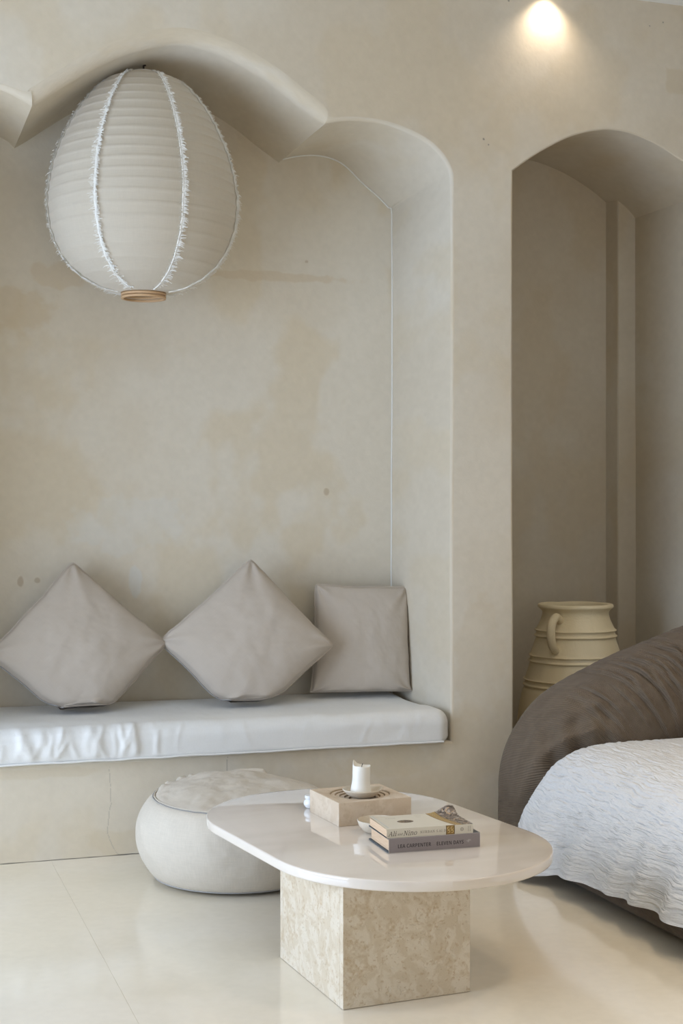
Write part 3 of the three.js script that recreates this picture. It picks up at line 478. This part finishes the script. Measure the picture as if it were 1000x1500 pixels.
  const spine2 = canvasTex(1024, 104, (g, w, h) => {
    g.fillStyle = '#cfc7b6'; g.fillRect(0, 0, w, h); g.fillStyle = '#4b443c'; g.textBaseline = 'middle'; g.font = 'italic 74px serif'; g.save(); g.translate(18, 56); g.scale(0.95, 1); g.fillText('Ali', 0, 0); g.font = 'italic 34px serif'; g.fillText('and', 112, 8); g.font = 'italic 74px serif'; g.fillText('Nino', 182, 0); g.restore();
    g.font = '38px serif'; g.fillStyle = '#6b6257'; let x = 392; for (const ch of 'KURBAN SAID') { g.fillText(ch, x, 54); x += ch === ' ' ? 18 : 29; }
    g.fillStyle = '#8a6d3a'; g.fillRect(700, 0, 104, h); g.strokeStyle = '#d9bd80'; g.lineWidth = 6; for (const xx of [730, 772]) { g.beginPath(); g.arc(xx, 32, 14, 0.5, 5.2); g.stroke(); g.beginPath(); g.arc(xx, 70, 14, -2.6, 2.2); g.stroke(); } g.fillStyle = '#54401f'; g.fillRect(700, 0, 6, h); g.fillRect(798, 0, 6, h);
    g.strokeStyle = '#6b6257'; g.lineWidth = 4; g.beginPath(); g.arc(890, 52, 18, 0, 7); g.stroke(); g.beginPath(); g.arc(890, 52, 7, 0, 7); g.stroke(); for (const xx of [962, 984]) for (let i = 0; i < 4; i++) { g.fillStyle = '#8b8275'; g.fillRect(xx, 20 + i * 17, 9, 9); }
  });
  const lift = (u, v) => { const a = sstep(0.62, 1, u), q = sstep(0.35, 0, v); return 0.024 * a * a * q * (1 - 0.25 * sstep(0.9, 1, u)) + 0.004 * sstep(0.0, 0.25, v) * 0 + 0.003 * sstep(0.2, 0, u) * (1 - v); };
  const cg = grid(64, 40, (u, v) => [lerp(-l / 2, l / 2, u), t2 + lift(u, v), lerp(-d / 2, d / 2, v)], (u, v) => [u, 1 - v], false, true);
  const cu = cg.clone(); { const q = cu.attributes.position; for (let i = 0; i < q.count; i++) q.setY(i, q.getY(i) - 0.0012); }
  mesh('upper_cover', cg, S({ map: cover, roughness: 0.45, side: THREE.DoubleSide }), p);
  mesh('cover_lining', cu, S({ color: new THREE.Color('#d8d2c4'), roughness: 0.8, side: THREE.DoubleSide }), p);
  mesh('spine', grid(30, 8, (u, v) => [lerp(-l / 2, l / 2, u), lerp(0, t2, v), d / 2 + 0.0015 * sin(PI * v)]), S({ map: spine2, roughness: 0.5 }), p);
  mesh('lower_cover', rbox(l, 0.0012, d, 0.0005, 0, 0.0006, 0), S({ color: new THREE.Color('#3d4045'), roughness: 0.6 }), p);
  mesh('page_block', rbox(l - 0.004, t2 - 0.0035, d - 0.004, 0.001, 0, t2 / 2 - 0.0002, 0), M.paper, p);
  const pages = p.getObjectByName('page_block'), lp = grid(40, 30, (u, v) => [lerp(-l / 2 + 0.003, l / 2 - 0.003, u), t2 - 0.002 + lift(u, v) * 0.55, lerp(-d / 2 + 0.003, d / 2 - 0.002, v)], (u, v) => [u, v], false, true);
  mesh('loose_page', lp, S({ color: new THREE.Color('#d9cbb4'), roughness: 0.9, side: THREE.DoubleSide }), pages);
}

// ---------------------------------------------------------------- sofa
{
  const t = thing('sofa', 'low brown corduroy sofa with a sloping rolled arm in front of the alcove', 'sofa', [2.1, 0, 0.4]);
  const ox = 2.1, oz = 0.4;
  // rolled arm: swept from the floor up and back, thick and rounded
  const path = new THREE.CatmullRomCurve3([[2.345, 0.02], [2.345, 0.16], [2.358, 0.28], [2.43, 0.383], [2.56, 0.452], [2.70, 0.51], [2.85, 0.56], [3.1, 0.635], [3.4, 0.70], [3.62, 0.73]].map(p => new THREE.Vector3(p[0] - ox, p[1], 0)), false, 'centripetal');
  const LEN = path.getLength(), R = rng(41);
  const creases = []; for (let i = 0; i < 38; i++) creases.push([0.40 + R() * 0.8, 0.0 + R() * 0.07, 0.0045 + 0.005 * R(), 0.4 + 0.6 * R(), R() * 0.6 - 0.35, 0.35 + R() * 0.7]);
  const NS = 820, NP = 160, pts = [], tans = []; for (let i = 0; i <= NS; i++) { pts.push(path.getPointAt(i / NS)); tans.push(path.getTangentAt(i / NS)); }
  const arm = grid(NP, NS, (u, v, i, j) => {
    const c = pts[j], tg = tans[j], nx = -tg.y, ny = tg.x, s = v * LEN, a = (u - 0.5) * 2 * PI; // a = 0: up/left normal, a = 90 deg: towards the room
    const ca = cos(a), sa = sin(a); let rn = 0.192, rz = lerp(0.205, 0.23, sstep(0, 0.5, v)); const e = 0.85;
    let dn = sign0(ca) * pow(abs(ca), e) * rn, dz = sign0(sa) * pow(abs(sa), e) * rz;
    const an = a > PI ? a - 2 * PI : a; let d = 0;
    for (const [s0, k, w, am, a0, aw] of creases) { const q = (s - s0 - k * (an - 0.6)) / w, m = exp(-pow((an - 0.9 - a0) / aw, 2)); if (abs(q) < 4) d += am * m * (exp(-q * q) * -1 + 0.8 * exp(-pow(q - 1.8, 2)) ); }
    // gathers that fan out of the foot of the arm
    const g0 = exp(-pow((s - 0.27) / 0.17, 2)) * sstep(0.1, 1.0, an) * sstep(2.8, 1.9, an); const fan = 0.6 - 2 * abs(sin((an * 3.0 - s * 13 + 2.5 * fbm(an * 2, s * 5, 2, 43)) * 1.5));
    const disp = 0.009 * clamp(d, -1.4, 1.4) + 0.016 * g0 * fan + 0.02 * (fbm(s * 4, an * 1.5, 3, 47) - 0.5) + 0.01 * g0 * sin(s * 60 + an * 8);
    const k = 1 + disp / 0.2; dn *= k; dz *= k;
    return [c.x + nx * dn, max(0.004, c.y + ny * dn), dz];
  }, (u, v) => [u * 1.3, v * LEN - u * 0.25], true, false);
  mesh('arm', arm, M.cord, t);
  // seat block under the throw
  const soft = (w, h, d, r, n, f) => { const g = mergeVertices(new THREE.BoxGeometry(w, h, d, n, n, n).deleteAttribute('normal').deleteAttribute('uv')); const p = g.attributes.position, uv = []; for (let i = 0; i < p.count; i++) { const x = p.getX(i), y = p.getY(i), z = p.getZ(i), q = [clamp(x, -w / 2 + r, w / 2 - r), clamp(y, -h / 2 + r, h / 2 - r), clamp(z, -d / 2 + r, d / 2 - r)]; const e = [x - q[0], y - q[1], z - q[2]], l = hypot(...e) || 1; p.setXYZ(i, q[0] + e[0] / l * r, q[1] + e[1] / l * r, q[2] + e[2] / l * r); uv.push(x + z, y + z * 0.2); } g.setAttribute('uv', new THREE.Float32BufferAttribute(uv, 2)); g.computeVertexNormals(); return g; };
  mesh('seat', soft(1.2, 0.31, 2.3, 0.145, 48).translate(2.19 - ox + 0.6, 0.05 + 0.155, 0.5 + 1.15 - oz), M.cord, t);
  mesh('backrest', soft(0.42, 0.62, 2.5, 0.18, 40).translate(3.42 - ox, 0.37, 0.42 + 1.25 - oz), M.cord, t);
  mesh('base', soft(1.2, 0.12, 2.15, 0.035, 40).translate(2.128 - ox + 0.6, 0.012 + 0.06, 0.72 + 1.075 - oz), M.cord, t);
  for (const [fx, fz] of [[2.3, 0.9], [2.3, 2.6], [3.2, 0.9], [3.2, 2.6]]) mesh('foot', new THREE.CylinderGeometry(0.03, 0.03, 0.014, 20).translate(fx - ox, 0.007, fz - oz), M.dark, t);

  // crinkled white throw over the seat
  const th = thing('sofa_throw', 'crinkled white cotton throw draped over the seat of the brown sofa', 'blanket', [2.1, 0, 0.4]);
  const prof = table([[0, 3.2, 0.404], [0.35, 2.75, 0.41], [0.5, 2.52, 0.412], [0.58, 2.40, 0.409], [0.65, 2.30, 0.392], [0.71, 2.225, 0.352], [0.77, 2.178, 0.295], [0.83, 2.145, 0.232], [0.9, 2.118, 0.155], [0.96, 2.1, 0.09], [1, 2.088, 0.045]]);
  const hemDrop = table([[0.58, 0.10], [0.66, 0.035], [0.75, 0.018], [0.84, 0.03], [0.93, 0.052], [1.1, 0.066], [1.3, 0.075], [1.5, 0.085], [1.8, 0.08], [2.3, 0.07], [2.7, 0.07]]);
  const Z0 = 0.60, Z1 = 2.55;
  const tg = grid(300, 420, (u, v) => {
    const z = lerp(Z0, Z1, pow(v, 1.25)); let [x, y] = prof(u); const hem = hemDrop(z)[0], drop = sstep(0.7, 1, u);
    y = y < 0.30 ? lerp(0.30, hem, (0.30 - y) / (0.30 - 0.045)) : y;
    const flare = drop * drop * (0.075 * exp(-pow((z - 0.76) / 0.07, 2)) + 0.02 * fbm(z * 7, 3, 2, 501));
    x -= flare; x += 0.03 * drop * (fbm(z * 5, u * 2, 3, 503) - 0.5) + 0.012 * sin(z * 34 + 3 * fbm(z * 4, 1, 2, 9)) * drop * drop;
    const s = u * 1.3; const wv = fbm(z * 9, s * 7, 2, 505);
    const cr = 0.0045 * (1 - abs(2 * vnoise(z * 10, s * 75 + 3 * wv, 507) - 1)) + 0.010 * (fbm(z * 5, s * 6, 3, 509) - 0.5);
    const edge = 0.02 * exp(-(z - Z0) / 0.03); const nx = -drop, ny = 1 - drop * 0.9;
    return [x + nx * cr - 2.1, max(0.006, y + ny * cr + 0.002 - edge * (1 - drop)), z - 0.4];
  }, (u, v) => [lerp(Z0, Z1, pow(v, 1.25)), u * 1.3]);
  mesh('cloth', tg, M.throw, th);
}

// ---------------------------------------------------------------- jar in the alcove
{
  const t = thing('clay_jar', 'tall cream clay storage jar with ridged body and loop handle in the alcove', 'jar', [2.835, 0, -0.385]);
  const pr = [[0.0, 0.0], [0.13, 0.0], [0.15, 0.02], [0.195, 0.1], [0.232, 0.2], [0.243, 0.3], [0.236, 0.38], [0.222, 0.45]];
  const ridge = (y, r) => { pr.push([r, y - 0.024], [r + 0.001, y - 0.018], [r + 0.0065, y - 0.012], [r - 0.001, y - 0.005], [r - 0.002, y + 0.005], [r + 0.0045, y + 0.012], [r - 0.004, y + 0.018]); };
  ridge(0.49, 0.213); ridge(0.59, 0.191); ridge(0.695, 0.166);
  pr.push([0.146, 0.745], [0.138, 0.772], [0.139, 0.785], [0.150, 0.796], [0.156, 0.801], [0.157, 0.808], [0.153, 0.814], [0.140, 0.815], [0.131, 0.808], [0.128, 0.78], [0.135, 0.74], [0.155, 0.68], [0.2, 0.45], [0.2, 0.2], [0.12, 0.03], [0, 0.03]);
  const c = new THREE.SplineCurve(pr.map(p => new THREE.Vector2(...p))); const g = new THREE.LatheGeometry(c.getPoints(260).map(p => new THREE.Vector2(max(0, p.x), max(0, p.y))), 96);
  { const q = g.attributes.position; for (let i = 0; i < q.count; i++) { const x = q.getX(i), z = q.getZ(i), y = q.getY(i), a = atan2(z, x), k = 1 + 0.012 * (fbm(cos(a) * 2 + 4, sin(a) * 2 + y * 3, 3, 601) - 0.5); q.setXYZ(i, x * k, y + 0.005 * (fbm(cos(a) * 1.5 + 2, sin(a) * 1.5, 2, 603) - 0.5) * sstep(0.3, 0.8, y), z * k); } g.computeVertexNormals(); }
  mesh('jar_body', g, M.jar, t);
  for (const a of [-0.95, -0.95 + PI]) { const pt = (r, y, w = 0) => [r * sin(a) + w * cos(a), y, r * cos(a) - w * sin(a)]; const m = mesh('handle', tube([pt(0.14, 0.752), pt(0.178, 0.768), pt(0.212, 0.745), pt(0.222, 0.70), pt(0.208, 0.655), pt(0.178, 0.63)], 0.0175, 40, 12), M.jar, t); }
}

// ---------------------------------------------------------------- recessed ceiling spots
{
  const lens = S({ color: 0x000000, emissive: new THREE.Color().setRGB(1, 0.83, 0.62), emissiveIntensity: 6 });
  const spot = (label, x, z, power, half, size) => {
    const t = thing('ceiling_spotlight', label, 'spotlight', [x, ROOM.top, z], 0, 'recessed ceiling spotlights');
    mesh('trim_ring', lathe([[0.028, -0.002], [0.03, -0.006], [0.04, -0.005], [0.043, 0], [0.028, 0]], 40), M.paint, t);
    mesh('lens', new THREE.CylinderGeometry(0.028, 0.028, 0.004, 32).translate(0, -0.0025, 0), lens, t);
    const l = new THREE.SpotLight(new THREE.Color().setRGB(1, 0.82, 0.62), power, 0, THREE.MathUtils.degToRad(half), 1, 2);
    l.position.set(x, ROOM.top - 0.012, z); l.target.position.set(x, 0, z); l.castShadow = true; l.shadow.radius = size; scene.add(l, l.target);
  };
  spot('warm recessed spotlight in the ceiling grazing the wall above the pier', 2.50, 0.052, 0.75, 58, 1);
  for (const [x, z, p, where] of [[2.3, 2.5, 9, 'over the floor between table and sofa'], [2.85, 1.3, 8, 'over the sofa arm'], [3.3, 3.2, 17, 'beyond the end of the sofa'], [2.0, 4.4, 11, 'over the open floor facing the niche']]) spot('warm recessed spotlight in the ceiling ' + where, x, z, p, 50, 12);
}
renderer.render(scene, camera);
